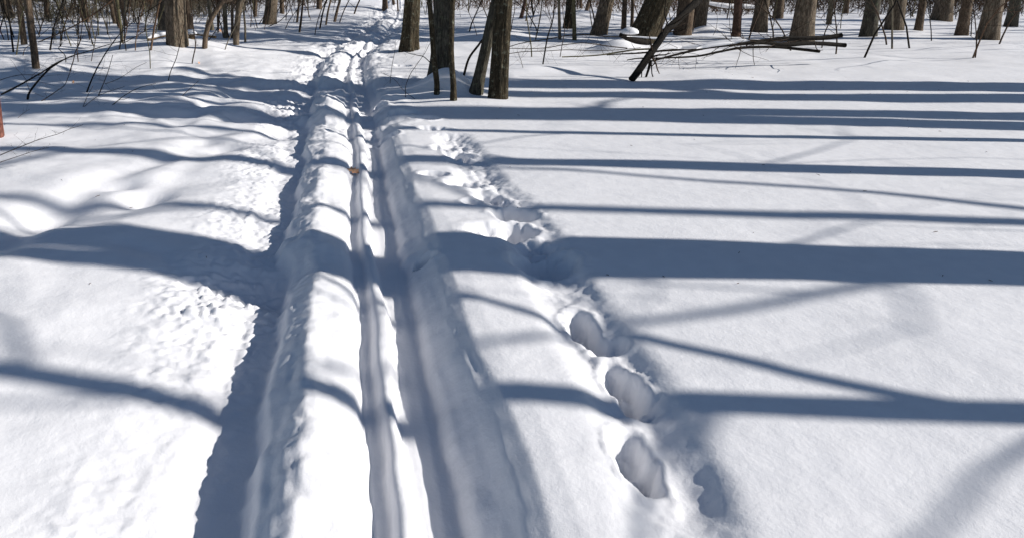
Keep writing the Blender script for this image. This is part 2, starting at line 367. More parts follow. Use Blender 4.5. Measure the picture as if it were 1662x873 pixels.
def crown(mb, spine, rad, rnd, start, count, dens=1.):
    """bare limbs with branches and twigs; spine = list of np points"""
    n = len(spine) - 1; H = spine[-1][2] - spine[0][2]
    for c in range(count):
        t = start + (1 - start) * (c + rnd.random()) / count; t = min(t, .985); i = min(int(t * n), n - 1)
        a = spine[i] + (spine[i + 1] - spine[i]) * (t * n - i)
        r = np.interp(t * n, range(n + 1), rad) * rnd.uniform(.35, .6)
        if t < .42: r = min(r, rnd.uniform(.012, .028))
        an = c * 2.4 + rnd.uniform(-.6, .6)
        L = H * (.30 * (1.15 - t) + .06) * rnd.uniform(.7, 1.2) + .6
        Q = wander(a, (math.cos(an), math.sin(an), rnd.uniform(.35, 1.0)), L, 7, .13, .05, rnd)
        mb.tube(Q, np.linspace(r, r * .15 + .003, 8), 5, cap=False)
        for b in range(int(5 * dens)):
            tt = rnd.uniform(.25, .97); j = min(int(tt * 7), 6); a2 = Q[j] + (Q[j + 1] - Q[j]) * (tt * 7 - j)
            dv = Q[j + 1] - Q[j]; dv /= np.linalg.norm(dv)
            rd = np.array([rnd.gauss(0, 1), rnd.gauss(0, 1), rnd.gauss(.2, .7)]); rd /= np.linalg.norm(rd)
            L2 = L * .45 * rnd.uniform(.6, 1.1); r2 = max(r * .4 * (1.1 - tt), .005)
            Q2 = wander(a2, dv * .6 + rd * .8, L2, 5, .15, .04, rnd)
            mb.tube(Q2, np.linspace(r2, .003, 6), 3, cap=False)
            for e in range(int(4 * dens)):
                j2 = rnd.randrange(1, 5); rd = np.array([rnd.gauss(0, 1), rnd.gauss(0, 1), rnd.gauss(.1, .8)]); rd /= np.linalg.norm(rd)
                dv2 = Q2[j2 + 1] - Q2[j2]; dv2 /= np.linalg.norm(dv2)
                Q3 = wander(Q2[j2], dv2 * .5 + rd * .8, L2 * .5 * rnd.uniform(.5, 1), 3, .15, .02, rnd)
                mb.tube(Q3, np.linspace(.005, .002, 4), 3, cap=False)

def build_tree(name, label, base, r, height_m, lean, mat, seed, cat='tree', group=None, flare=.35, sides=24, detail=.06, bend=.0, crown_start=.45, limbs=12, dens=1., low_spine=None, twist=0., rings_low=.05):
    """lean = world x shift per metre of height near the ground; low_spine = optional local points"""
    rnd = random.Random(seed)
    root = tag(link(name, None, None, base), label, cat, group)
    if low_spine is None:
        zz = list(np.arange(-.35, 3.2, rings_low)) + list(np.arange(3.2, height_m, .5))
    else:
        zz = list(np.arange(-.35, low_spine[-1][2], rings_low)) + list(np.arange(low_spine[-1][2], height_m, .5))
    ph = rnd.uniform(0, 6)
    P = []
    for z in zz:
        if low_spine is not None:
            ls = np.array(low_spine); 
            if z <= ls[-1][2]: x = np.interp(z, ls[:, 2], ls[:, 0]); y = np.interp(z, ls[:, 2], ls[:, 1])
            else:
                e = ls[-1][2]; sx = (ls[-1][0] - ls[-2][0]) / (ls[-1][2] - ls[-2][2]); dz = z - e
                x = ls[-1][0] + sx * (dz if dz < 3 else 3 + (dz - 3) * .4); y = ls[-1][1]
        else:
            x = lean * (z if z < 4 else 4 + (z - 4) * .45) ; y = 0
        sw = .012 * height_m * math.sin(z / height_m * 5 + ph) - .012 * height_m * math.sin(ph)
        k = min(1, max(0, z) / 5) ** 2
        P.append((x + sw * k + bend * math.sin(z * 1.3 + ph) * min(1, max(z, 0)), y + twist * z + sw * k * .5, z))
    P = np.array(P)
    if low_spine is not None:   # smooth the kinks
        for _ in range(2): P[1:-1, :2] = .25 * P[:-2, :2] + .5 * P[1:-1, :2] + .25 * P[2:, :2]
    zz = np.array(zz); rad = r * (1 + flare * np.exp(-np.maximum(zz, 0) / (r * 1.6 + .04))) * np.clip(1 - .75 * np.maximum(zz, 0) / height_m, .06, 1)
    mb = MB().tube(P, rad, sides, detail, seed)
    link('trunk', mb.mesh('trunk', mat), root)
    cb = MB(); up = P[zz >= 1.5]; rup = rad[zz >= 1.5]
    crown(cb, [np.array(p) for p in up], list(rup), rnd, crown_start, limbs, dens)
    link('crown', cb.mesh('crown', mat), root)
    return root

def dcam(Y, z): return Y * math.cos(TH) + (EYE - z) * math.sin(TH)
def tree_px(name, label, px, py, wpx, topx, mat, seed, H=None, spine_px=None, snowline=0., **kw):
    """a tree whose foot stands at picture position px,py; topx = where its trunk leaves the top of the picture"""
    x, y, z = at(px, py); x += 0; depth = dcam(y, z); r = .5 * wpx * depth / F
    y += r * .6; z = hz(x, y)
    H = H or min(19, 7 + r * 60)
    if spine_px:
        pts = [onY(a, b, y) for a, b in spine_px]
        ls = [(0 - (pts[0].x - x) * 0, 0, -.4)] + [(p.x - x, 0, p.z - z) for p in pts]
        ls = [l for i, l in enumerate(ls) if i == 0 or l[2] > ls[i - 1][2] + .02]
        kw['low_spine'] = ls; lean = 0
    else:
        p = onY(topx, 0, y); lean = (p.x - x) / max(.15, p.z - z); lean = max(-.6, min(.6, lean))
    return build_tree(name, label, (x, y, z), r, H, lean, mat, seed, **kw)

T = tree_px
# ------------------------------------------------------------ the trees beside the trail (right)
T('tree', 'mottled dark trunk speckled with lichen, rightmost of the close group by the trail', 810, 161, 30, 817, B_MOTTLE, 1, H=17, flare=.12, sides=72, detail=.05, crown_start=.35, dens=.8)
T('tree', 'smooth greenish trunk leaning right, just behind the mottled lichen trunk', 773, 153, 18, 806, B_GREY, 2, H=13, flare=.35, sides=72, detail=.04, crown_start=.4, dens=.8)
T('tree', 'thick grey green trunk with flared foot behind two thin stems, right of the trail', 718, 134, 36, 722, B_GREY, 3, H=17, flare=.42, sides=72, detail=.07, crown_start=.35, dens=.8)
T('sapling', 'thin dark stem in front of the left edge of the thick grey green trunk', 709, 154, 9, 0, B_MOTTLE, 4, H=6.5, flare=.1, sides=14, detail=.08, spine_px=[(709, 154), (709, 130), (704, 95), (702, 60), (699, 25), (697, 0)], crown_start=.3, limbs=8)
T('sapling', 'thin dark stem in front of the right edge of the thick grey green trunk', 736, 164, 9.5, 0, B_MOTTLE, 5, H=7, flare=.25, sides=16, detail=.08, spine_px=[(736, 164), (736, 145), (734, 118), (732, 80), (733, 40), (735, 0)], crown_start=.3, limbs=8)
T('sapling', 'crooked little dark stem curving up to the leaning greenish trunk', 751, 130, 4, 0, B_DEAD, 6, H=3.6, flare=.1, sides=8, detail=.06, spine_px=[(751, 131), (756, 110), (761, 93), (777, 74), (786, 60)], crown_start=.2, limbs=6, dens=.6)
T('tree', 'broad brown trunk with a snow heap at its foot, right beside the far trail', 664, 82, 27, 669, B_MOTTLE, 7, H=18, flare=.35, sides=72, detail=.06, crown_start=.35)
# right background
T('tree', 'thick ridged trunk dark on the left and sunlit on the right, right of centre background', 974, 57, 23, 985, B_OAK, 8, H=17, flare=.25, sides=72)
T('tree', 'dark trunk standing behind the olive stem in the right background', 923, 47, 13, 926, B_MOTTLE, 9, H=14, flare=.3, sides=18)
T('sapling', 'straight olive stem in front of the dark trunk in the right background', 933, 66, 6.5, 931, B_OLIVE, 10, H=9, flare=.1, sides=12)
T('sapling', 'pale sunlit slim stem left of the olive stem', 909, 65, 5, 907, B_PALE, 11, H=8, flare=.1, sides=10)
T('tree', 'very thick dark trunk leaning right beside the snowy stub, with the broken limb in front', 1043, 73, 42, 1069, B_MOTTLE, 12, H=18, flare=.2, sides=72, detail=.07)
T('tree', 'dark brown trunk just right of the very thick leaning trunk', 1111, 58, 26, 1115, B_BROWN, 13, H=16, flare=.15, sides=24)
T('tree', 'brown trunk sunlit on the right, behind the dark brown trunk and broken limb', 1135, 46, 22, 1140, B_OAK, 14, H=16, flare=.15, sides=20)
T('tree', 'slim brown trunk between the thick ridged trunk and the very thick leaning one', 1013, 48, 8, 1014, B_BROWN, 15, H=11, flare=.1, sides=12)
T('sapling', 'slim dark stem close to the left side of the very thick leaning trunk', 1026, 44, 5.5, 1027, B_BROWN, 16, H=8, flare=.1, sides=10)
T('tree', 'reddish trunk behind the snowy fallen branches at the right', 1197, 60, 13, 1199, B_RED2, 17, H=13, flare=.15, sides=16)
T('sapling', 'short reddish trunk leaning right in the far background right of the mottled trunk', 846, 30, 6, 853, B_RED2, 18, H=8, flare=.15, sides=10)
T('sapling', 'dark stake like stem in the far background right of the mottled trunk', 866, 26, 3, 862, B_DEAD, 19, H=5, flare=.1, sides=8)
T('tree', 'small dark trunk in the far background between the olive stem and the thick ridged trunk', 951, 24, 6, 957, B_BROWN, 20, H=10, flare=.3, sides=10)
T('tree', 'small dark far trunk just left of the small dark trunk near the thick ridged one', 943, 14, 4.5, 943, B_BROWN, 21, H=9, flare=.2, sides=10)
# left background
T('tree', 'large oak trunk in the left background with a snow mound at its foot', 286, 75, 33, 284, B_OAK, 22, H=18, flare=.1, sides=72, detail=.065)
T('tree', 'dark trunk leaning left right behind the large oak trunk', 309, 50, 9, 302, B_BROWN, 23, H=12, flare=.15, sides=14)
T('tree', 'brown trunk half hidden at the left side of the large oak trunk', 262, 50, 12, 260, B_OAK, 24, H=13, flare=.15, sides=16)
T('tree', 'crooked dark trunk leaning right, first tree right of the large oak trunk', 332, 79, 8.5, 0, B_BROWN, 25, H=10, flare=.1, sides=16, spine_px=[(332, 80), (333, 62), (338, 41), (348, 22), (358, 8), (363, 0)])
T('tree', 'pale trunk behind the crooked dark trunk right of the large oak', 344, 50, 7, 339, B_PALE, 26, H=11, flare=.1, sides=12)
T('tree', 'pale slim trunk with a snow patch beside it, second right of the crooked dark trunk', 366, 56, 7.5, 364, B_PALE, 27, H=11, flare=.15, sides=12)
T('sapling', 'dark slim stem between the pale slim trunk and the sunlit brown trunk', 377, 63, 5, 377, B_BROWN, 28, H=8, flare=.1, sides=10)
T('tree', 'sunlit brown trunk bending right, right of the dark slim stem', 383, 74, 10, 0, B_OAK, 29, H=11, flare=.05, sides=16, spine_px=[(383, 74), (384, 50), (386, 30), (389, 10), (391, 0)])
T('sapling', 'thin pale stem right of the sunlit brown bending trunk', 398, 69, 3.5, 0, B_PALE, 30, H=7, flare=.1, sides=8, spine_px=[(398, 69), (398, 45), (396, 22), (394, 0)])
T('tree', 'small brown trunk in the far background right of the thin pale stem', 414, 28, 6, 415, B_BROWN, 31, H=10, flare=.1, sides=10)
T('tree', 'thick flared trunk left of the trail bend, among slanting saplings', 437, 39, 18, 441, B_OAK, 32, H=16, flare=.3, sides=72)
T('tree', 'slimmer trunk behind the thick flared trunk left of the trail bend', 458, 22, 7, 457, B_BROWN, 33, H=11, flare=.1, sides=10)
T('tree', 'brown trunk in the far background behind the slanting saplings near the trail bend', 518, 16, 9, 518, B_BROWN, 34, H=13, flare=.1, sides=12)
T('tree', 'narrow reddish brown trunk at the left, standing in front in sunlit snow', 57, 112, 11.5, 45, B_BROWN, 35, H=12, flare=.05, sides=20)
T('tree', 'narrow brown trunk just behind and left of the front trunk at the left', 38, 73, 10, 30, B_BROWN, 36, H=12, flare=.1, sides=16)
T('tree', 'broad brown trunk near the left edge in the far background', 14, 30, 14, 8, B_BROWN, 37, H=14, flare=.15, sides=16)
T('tree', 'forked small trunk in the far left background, right of the front trunk', 77, 32, 7, 74, B_BROWN, 38, H=9, flare=.15, sides=10)
T('tree', 'dark trunk in the far left background behind crossing twigs', 138, 36, 12, 133, B_BROWN, 39, H=13, flare=.1, sides=14)
T('sapling', 'pale greenish slim trunk leaning left in the left background', 198, 70, 5.5, 0, B_OLIVE, 40, H=8, flare=.1, sides=10, spine_px=[(198, 71), (197, 50), (193, 25), (190, 0)])
T('tree', 'brown trunk behind the pale greenish slim trunk', 187, 39, 8, 179, B_BROWN, 41, H=11, flare=.1, sides=12)
T('tree', 'brown trunk immediately right of the pale greenish slim trunk', 203, 43, 7, 197, B_BROWN, 42, H=11, flare=.1, sides=12)
T('tree', 'small flared trunk beyond the trail bend, left of the broad brown trunk', 625, 18, 8, 625, B_BROWN, 43, H=12, flare=.4, sides=12)
T('tree', 'dark little trunk beyond the trail, right of the small flared one', 640, 12, 5, 638, B_BROWN, 44, H=9, flare=.2, sides=10)
T('sapling', 'thin far stem beyond the trail close to the broad brown trunk', 646, 19, 2.6, 645, B_BROWN, 45, H=6, flare=.1, sides=8)
# red-brown trunk at the very left edge, nearer to the camera
T('tree', 'reddish trunk cut by the left edge, nearest to the viewer on the left', -8, 224, 22, -27, B_RED, 46, H=9, flare=.05, sides=24)

# ------------------------------------------------------------ thin saplings traced from the photograph
def sap(label, pts, wpx, mat=None, H=2.6, tw=5, seed=0, group=None):
    rnd = random.Random(seed + 900); mat = mat or B_TWIG
    x, y, z = at(*pts[0]); root = link('sapling', None, None, (x, y, z)); tag(root, label, 'sapling', group)
    P = [onY(a, b, y + .10 * i * rnd.uniform(-.5, .5)) for i, (a, b) in enumerate(pts)]
    Q = [np.array((0, 0, -.15))] + [np.array((p.x - x, p.y - y, p.z - z)) for p in P]
    d = Q[-1] - Q[-2]; d = d / np.linalg.norm(d); h0 = Q[-1][2]
    if H > h0: Q += wander(Q[-1], d + np.array([0, 0, .2]), (H - h0), 6, .07, .03, rnd)[1:]
    # refine
    n = len(Q); t = np.linspace(0, n - 1, n * 3); Qa = np.array(Q); Q = [np.array([np.interp(s, range(n), Qa[:, c]) for c in range(3)]) for s in t]
    r = .5 * wpx * dcam(y, z) / F
    mb = MB().tube(Q, np.linspace(r, r * .3, len(Q)), 6, .06, seed)
    link('stem', mb.mesh('stem', mat), root)
    if tw:
        tb = MB(); twigs(tb, Q, r, rnd, tw, .55, 3, .15, .8, 2)
        link('twigs', tb.mesh('twigs', mat), root)['kind'] = 'stuff'
    return root
sap('thin pole like sapling standing in sunlit snow left of the large oak trunk', [(244, 112), (243, 83), (237, 55), (236, 14), (233, 0)], 1.8, B_OLIVE, 4, 6, 1)
sap('thin dark sapling whose foot stands in front of the large oak snow mound', [(312, 101), (318, 74), (314, 48), (309, 0)], 2.2, B_TWIG, 4, 7, 2)
sap('small wiry sapling in front of the large oak trunk in bright snow', [(273, 131), (277, 116), (286, 96), (291, 77)], 1.6, B_TWIG, 1.4, 7, 3)
sap('slanting thin stem rising right from beside the dark slim stem', [(365, 81), (372, 62), (383, 42), (395, 15)], 1.8, B_PALE, 3, 4, 4)
sap('thin twiggy sapling with curved foot left of the trail bend', [(511, 57), (514, 40), (521, 17), (530, 0)], 1.6, B_TWIG, 4, 4, 5)
sap('slanting dark sapling, first of the row left of the trail bend', [(519, 47), (524, 20), (530, 0)], 3, B_TWIG, 6, 4, 6)
sap('upright dark sapling right of the thick flared trunk', [(486, 53), (489, 30), (492, 0)], 4, B_TWIG, 7, 5, 7)
sap('brown stem behind the upright dark sapling right of the thick flared trunk', [(482, 37), (484, 18), (486, 0)], 4.5, B_BROWN, 7, 5, 8)
sap('slanting brown sapling, second of the row left of the trail bend', [(529, 41), (532, 20), (537, 0)], 3.6, B_BROWN, 6, 5, 9)
sap('sturdy slanting sapling, third of the row left of the trail bend', [(543, 36), (547, 18), (552, 0)], 5, B_BROWN, 7, 5, 10)
sap('thin sapling slanting strongly right, last of the row left of the trail bend', [(551, 37), (558, 18), (567, 0)], 2, B_TWIG, 5, 4, 11)
sap('lone small sapling slanting right beside the far trail', [(575, 23), (579, 11), (584, 0)], 3, B_TWIG, 5, 4, 12)
sap('thin twiggy sapling leaning right from beside the thick flared trunk', [(420, 40), (432, 22), (447, 0)], 1.6, B_TWIG, 4, 4, 13)
sap('long thin branch like sapling leaning far right past the thick flared trunk', [(435, 44), (453, 36), (466, 24), (478, 2)], 1.6, B_TWIG, 3, 4, 14)
sap('thin slanting sapling in front of the slimmer trunk left of the trail bend', [(463, 48), (468, 36), (478, 22), (492, 4)], 1.4, B_TWIG, 3, 4, 15)
sap('thin bent sapling nearest right of the mottled trunk in the background', [(863, 93), (862, 75), (859, 53), (855, 31), (854, 0)], 2.2, B_OLIVE, 5, 5, 16)
sap('pale footed bent sapling right of the thin bent one', [(869, 65), (874, 44), (878, 19), (880, 0)], 2.4, B_PALE, 5, 5, 17)
sap('dark straight sapling with its foot in the front snow right of the mottled trunk', [(881, 105), (888, 63), (898, 31), (901, 0)], 2.6, B_DEAD, 6, 3, 18)
sap('very thin stem in front of the pale sunlit slim stem', [(909, 93), (912, 75), (917, 50), (914, 25), (912, 0)], 1.4, B_TWIG, 4, 6, 19)
sap('thin bent stem between the olive stem and the thick ridged trunk', [(962, 50), (959, 32), (957, 15), (960, 0)], 1.8, B_TWIG, 5, 5, 20)
sap('small thin twiggy shrub left of the two thin stems beside the trail', [(658, 158), (658, 140), (666, 120), (684, 95)], 1.2, B_TWIG, 1.0, 9, 21)
sap('tiny upright twig in the trampled snow left of the broad grey trunk', [(633, 136), (636, 108), (640, 88)], .9, B_TWIG, .6, 4, 22)
sap('short thin twig sticking out of the snow right of the mottled trunk', [(849, 111), (846, 100), (843, 92)], .9, B_TWIG, .3, 2, 23)
sap('kinked dark sapling in the left background right of the front trunk', [(107, 101), (106, 90), (94, 79), (100, 74), (102, 40), (104, 0)], 1.7, B_DEAD, 4, 8, 24)
sap('curving dark sapling in front of the crossing twigs at the left', [(113, 117), (119, 100), (122, 85), (130, 70), (134, 35), (139, 0)], 1.9, B_TWIG, 4, 8, 25)
sap('thin dark sapling behind the curving one at the left', [(127, 101), (125, 84), (127, 60), (129, 30)], 1.9, B_TWIG, 4, 8, 26)
sap('slim dark stem in the left background right of the curving saplings', [(150, 73), (146, 55), (142, 36), (140, 0)], 1.8, B_TWIG, 4, 6, 27)
sap('thin bent sapling left of the front trunk in the left background', [(37, 91), (40, 80), (48, 74)], 1.4, B_TWIG, 1.2, 4, 28)
sap('thin upright sapling in the left background near the pale greenish slim trunk', [(148, 100), (155, 65), (161, 30), (166, 0)], 1.4, B_TWIG, 3.5, 6, 29)
sap('dark curved sapling at the far left edge', [(0, 48), (3, 38), (7, 25), (5, 0)], 2.5, B_DEAD, 4, 4, 30)
sap('dark slender stem leaning right behind the front trunk at the left', [(63, 58), (66, 45), (72, 30), (76, 12)], 2.4, B_TWIG, 4, 6, 31)

# ------------------------------------------------------------ fallen and hanging branches
def branch(name, label, pts, w0, w1, mat, Y0=None, Y1=None, tw=6, twl=.35, seed=0, cat='branch', k=8, lift=.0, bumpy=.08, snow=None, sides_snow=None, forks=()):
    rnd = random.Random(seed + 333)
    x, y, z = at(*pts[0]); Y0 = Y0 or y; Y1 = Y1 or Y0
    base = onY(pts[0][0], pts[0][1], Y0)
    root = tag(link(name, None, None, base), label, cat)
    P = []
    for i, (a, b) in enumerate(pts):
        Y = Y0 + (Y1 - Y0) * i / (len(pts) - 1); p = onY(a, b, Y)
        P.append(np.array(p - base))
    n = len(P); Pa = np.array(P); t = np.linspace(0, n - 1, (n - 1) * 4 + 1)
    Q = np.array([[np.interp(s, range(n), Pa[:, c]) for c in range(3)] for s in t])
    for _ in range(2): Q[1:-1] = .25 * Q[:-2] + .5 * Q[1:-1] + .25 * Q[2:]
    dd = dcam(.5 * (Y0 + Y1), .3); r = np.linspace(w0, w1, len(Q)) * .5 * dd / F
    mb = MB().tube(Q, r, k, bumpy, seed); link('stem', mb.mesh('stem', mat), root)
    for fp, fw in forks:
        Pf = [np.array(onY(a, b, Y0 + (Y1 - Y0) * .3) - base) for a, b in fp]
        fb = MB().tube(Pf, np.linspace(fw, fw * .5, len(Pf)) * .5 * dd / F, 6, .05, seed + 1); link('side_branch', fb.mesh('side_branch', mat), root)
    if tw:
        tb = MB(); twigs(tb, [q for q in Q], r.mean(), rnd, tw, twl, 3, .1, .75, 1, .0); link('twigs', tb.mesh('twigs', B_TWIG), root)['kind'] = 'stuff'
    if snow:
        a, b, hgt = snow; i0, i1 = int(a * (len(Q) - 1)), int(b * (len(Q) - 1)) + 1
        S = Q[i0:i1].copy(); rs = r[i0:i1]; m = np.sin(np.linspace(0.02, math.pi - .02, len(S))) ** .4
        S[:, 2] += rs * .75 + hgt * .3 * m
        sb = MB().tube(S, rs * .85 * m + .004 + hgt * .45 * m, 10, .10, seed + 2); so_ = link('snow_cap', sb.mesh('snow_cap', SNOW), root)
    return root
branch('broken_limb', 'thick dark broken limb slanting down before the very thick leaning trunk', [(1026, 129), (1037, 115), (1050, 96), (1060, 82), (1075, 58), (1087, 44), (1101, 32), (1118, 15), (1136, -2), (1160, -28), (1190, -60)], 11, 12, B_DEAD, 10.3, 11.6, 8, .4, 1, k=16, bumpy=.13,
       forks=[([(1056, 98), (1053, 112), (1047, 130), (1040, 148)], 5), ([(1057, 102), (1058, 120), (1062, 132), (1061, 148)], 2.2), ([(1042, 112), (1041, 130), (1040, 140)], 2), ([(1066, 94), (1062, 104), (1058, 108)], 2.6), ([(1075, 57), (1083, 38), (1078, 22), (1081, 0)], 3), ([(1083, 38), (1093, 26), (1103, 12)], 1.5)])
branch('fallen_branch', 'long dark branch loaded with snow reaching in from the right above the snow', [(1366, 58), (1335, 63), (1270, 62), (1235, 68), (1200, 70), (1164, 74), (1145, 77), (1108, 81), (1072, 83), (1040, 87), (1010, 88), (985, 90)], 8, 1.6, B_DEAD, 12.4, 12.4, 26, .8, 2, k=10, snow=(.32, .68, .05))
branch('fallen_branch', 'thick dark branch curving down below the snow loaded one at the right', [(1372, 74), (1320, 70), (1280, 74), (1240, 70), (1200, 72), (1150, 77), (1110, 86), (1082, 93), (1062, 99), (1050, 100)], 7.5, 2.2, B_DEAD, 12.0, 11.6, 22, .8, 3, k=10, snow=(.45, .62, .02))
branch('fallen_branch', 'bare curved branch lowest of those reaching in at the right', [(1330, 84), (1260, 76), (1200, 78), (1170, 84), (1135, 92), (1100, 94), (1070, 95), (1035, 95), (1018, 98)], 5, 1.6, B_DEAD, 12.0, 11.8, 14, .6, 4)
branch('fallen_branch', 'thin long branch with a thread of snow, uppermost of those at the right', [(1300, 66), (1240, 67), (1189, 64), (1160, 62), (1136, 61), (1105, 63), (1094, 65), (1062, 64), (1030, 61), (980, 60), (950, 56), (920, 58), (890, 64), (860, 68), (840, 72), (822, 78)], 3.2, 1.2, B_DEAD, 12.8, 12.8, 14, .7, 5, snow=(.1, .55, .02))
branch('fallen_branch', 'thin wavy branch lying low in front of the thick ridged trunk', [(1018, 79), (990, 76), (965, 72), (943, 70), (915, 73), (890, 78), (860, 80), (824, 79)], 1.8, 1.0, B_TWIG, 12.6, 12.6, 14, .7, 6)
branch('fallen_branch', 'pale low branch resting on the snow below the other fallen twigs at the right', [(1062, 80), (1030, 81), (1000, 86), (975, 90), (945, 92), (912, 93)], 3, 1.8, B_OLIVE, 12.0, 12.0, 8, .5, 7)
branch('fallen_branch', 'thin tangled branch just right of the mottled trunk', [(825, 88), (850, 84), (880, 84), (920, 81), (960, 83), (1000, 82), (1040, 78)], 1.3, 1.0, B_TWIG, 12.2, 12.2, 16, .7, 8)
branch('fallen_log', 'distant fallen trunk with snow on it at the far right', [(1142, 8), (1160, 11), (1180, 14), (1210, 14), (1240, 16)], 5, 4, B_BROWN, 25, 25, 3, .6, 9, cat='log', k=10, snow=(.0, 1, .1))
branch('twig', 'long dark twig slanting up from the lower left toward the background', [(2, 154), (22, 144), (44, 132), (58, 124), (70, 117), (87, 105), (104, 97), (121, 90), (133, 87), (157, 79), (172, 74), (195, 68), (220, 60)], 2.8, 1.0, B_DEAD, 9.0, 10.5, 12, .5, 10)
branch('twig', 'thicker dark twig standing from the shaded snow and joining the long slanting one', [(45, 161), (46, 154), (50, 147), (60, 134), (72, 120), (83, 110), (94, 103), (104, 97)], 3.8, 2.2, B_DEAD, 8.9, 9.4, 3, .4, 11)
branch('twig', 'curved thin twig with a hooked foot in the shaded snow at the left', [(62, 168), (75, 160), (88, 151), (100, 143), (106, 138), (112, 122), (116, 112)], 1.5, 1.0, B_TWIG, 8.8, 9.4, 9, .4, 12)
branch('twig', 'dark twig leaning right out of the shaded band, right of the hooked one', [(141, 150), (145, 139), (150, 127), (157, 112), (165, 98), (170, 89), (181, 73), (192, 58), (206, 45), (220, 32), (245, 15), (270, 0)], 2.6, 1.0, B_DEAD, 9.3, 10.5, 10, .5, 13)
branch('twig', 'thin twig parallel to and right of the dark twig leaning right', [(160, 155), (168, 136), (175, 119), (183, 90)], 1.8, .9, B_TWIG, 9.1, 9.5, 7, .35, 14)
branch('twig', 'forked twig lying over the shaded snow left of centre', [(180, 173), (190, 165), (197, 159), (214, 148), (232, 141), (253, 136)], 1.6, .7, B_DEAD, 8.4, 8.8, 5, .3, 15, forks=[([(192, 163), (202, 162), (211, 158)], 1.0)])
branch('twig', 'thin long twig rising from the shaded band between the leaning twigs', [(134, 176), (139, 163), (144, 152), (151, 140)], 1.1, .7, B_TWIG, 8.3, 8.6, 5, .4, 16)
branch('twig', 'low thin twig slanting right from the shaded band beside the long thin one', [(134, 176), (147, 165), (161, 155), (180, 148), (202, 141)], 1.1, .6, B_TWIG, 8.3, 8.7, 6, .35, 17)
branch('twig', 'small hooked twig in the shaded snow left of the footprints', [(275, 168), (279, 168), (288, 163), (300, 152), (312, 141), (322, 132)], 1.3, .7, B_TWIG, 8.6, 9.0, 4, .25, 18)
branch('twig', 'bare twig fanning over the bright snow at the left edge', [(-20, 262), (3, 251), (20, 244), (40, 236), (60, 228), (80, 222), (95, 218), (110, 211), (135, 203)], 1.6, .6, B_TWIG, 5.6, 5.8, 12, .22, 19)
branch('twig', 'fine twig just under the fanning one at the left edge', [(-20, 268), (0, 264), (30, 254), (50, 247), (70, 242), (80, 240)], 1.2, .5, B_TWIG, 5.6, 5.7, 9, .16, 20)
branch('twig', 'faint thin twig on bright snow right of the reddish edge trunk', [(29, 192), (37, 185), (48, 178)], .8, .5, B_TWIG, 7.4, 7.5, 3, .15, 21)
branch('twig', 'light brown branch slanting up right behind the front trunk at the left', [(62, 69), (80, 62), (104, 51), (120, 43), (137, 33), (155, 22), (175, 7), (195, -10)], 1.8, 2.4, B_TWIGL, 13.5, 14, 8, .5, 22)
branch('twig', 'thin long branch slanting up to the large oak trunk from the left', [(200, 71), (220, 60), (240, 48), (262, 38)], 1.2, 1.0, B_TWIG, 13.5, 14, 8, .5, 23)
branch('twig', 'branch slanting from beside the crooked dark trunk to a dry leaf', [(337, 68), (345, 58), (352, 48), (359, 38), (372, 22), (385, 5)], 1.4, 1.0, B_DEAD, 14, 14.4, 6, .4, 24)
branch('twig', 'arching thin twig above the shaded band at the left edge', [(-6, 133), (10, 127), (30, 122), (55, 122), (70, 124)], 1.2, .7, B_TWIG, 10, 10.2, 6, .4, 25)
branch('twig', 'thin twig arching over the bright snow between the leaning twigs', [(170, 137), (190, 130), (205, 121), (220, 110), (238, 102)], 1.0, .6, B_TWIG, 9.6, 10, 6, .35, 26)
branch('twig', 'thin twig crossing in front of the two thin stems right of the trail', [(684, 172), (672, 160), (655, 148), (640, 128), (618, 118)], .9, .5, B_TWIG, 8.7, 9.2, 5, .25, 27)
branch('twig', 'dark twig bending left from the thick grey green trunk', [(700, 104), (688, 92), (676, 90), (660, 86), (648, 80)], 1.6, .6, B_DEAD, 9.6, 9.6, 6, .35, 28)
# logs behind the large oak
branch('fallen_log', 'short snow capped log left of the large oak trunk', [(240, 65), (250, 62), (262, 59), (276, 56)], 5.5, 5, B_LOG, 15.8, 16.2, 0, .3, 30, cat='log', k=12, snow=(0, 1, .03))
branch('fallen_log', 'snow capped log lying right of the large oak behind the crooked trunk', [(303, 53), (318, 55), (332, 57), (350, 61)], 6, 4.5, B_LOG, 16.4, 15.8, 2, .3, 31, cat='log', k=12, snow=(0, 1, .04))
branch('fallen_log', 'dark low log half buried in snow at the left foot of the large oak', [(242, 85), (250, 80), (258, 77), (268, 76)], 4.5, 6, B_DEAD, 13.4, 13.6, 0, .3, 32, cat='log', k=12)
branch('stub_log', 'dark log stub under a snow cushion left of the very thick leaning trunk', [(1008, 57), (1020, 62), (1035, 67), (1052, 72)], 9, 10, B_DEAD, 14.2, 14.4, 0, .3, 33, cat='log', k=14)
def snow_pad(label, px, py, Y, a, b, c, seed, parentless=True):
    base = onY(px, py, Y); n, k = 9, 18; V = []; 
    for i in range(n):
        ph = math.pi * i / (n - 1)
        for j in range(k):
            an = 2 * math.pi * j / k; rr = math.sin(ph) * (1 + .12 * float(vn(math.cos(an) * 1.5 + seed, math.sin(an) * 1.5 + i * .3, seed)))
            V.append((a * rr * math.cos(an), b * rr * math.sin(an), c * math.cos(ph) * (1 if math.cos(ph) > 0 else .25)))
    idx = np.arange(n * k).reshape(n, k); j = np.roll(idx, -1, 1)
    o = link('snow_cushion', mesh_from('snow_cushion', V, np.stack([idx[:-1], idx[1:], j[1:], j[:-1]], -1).reshape(-1, 4), SNOW), None, base)
    tag(o, label, 'snow'); return o
snow_pad('rounded snow cushion on the dark log stub beside the very thick leaning trunk', 1022, 54, 14.2, .17, .17, .11, 3)
snow_pad('small snow cushion on the stump right of the large oak trunk', 311, 55, 15.6, .12, .12, .06, 5)
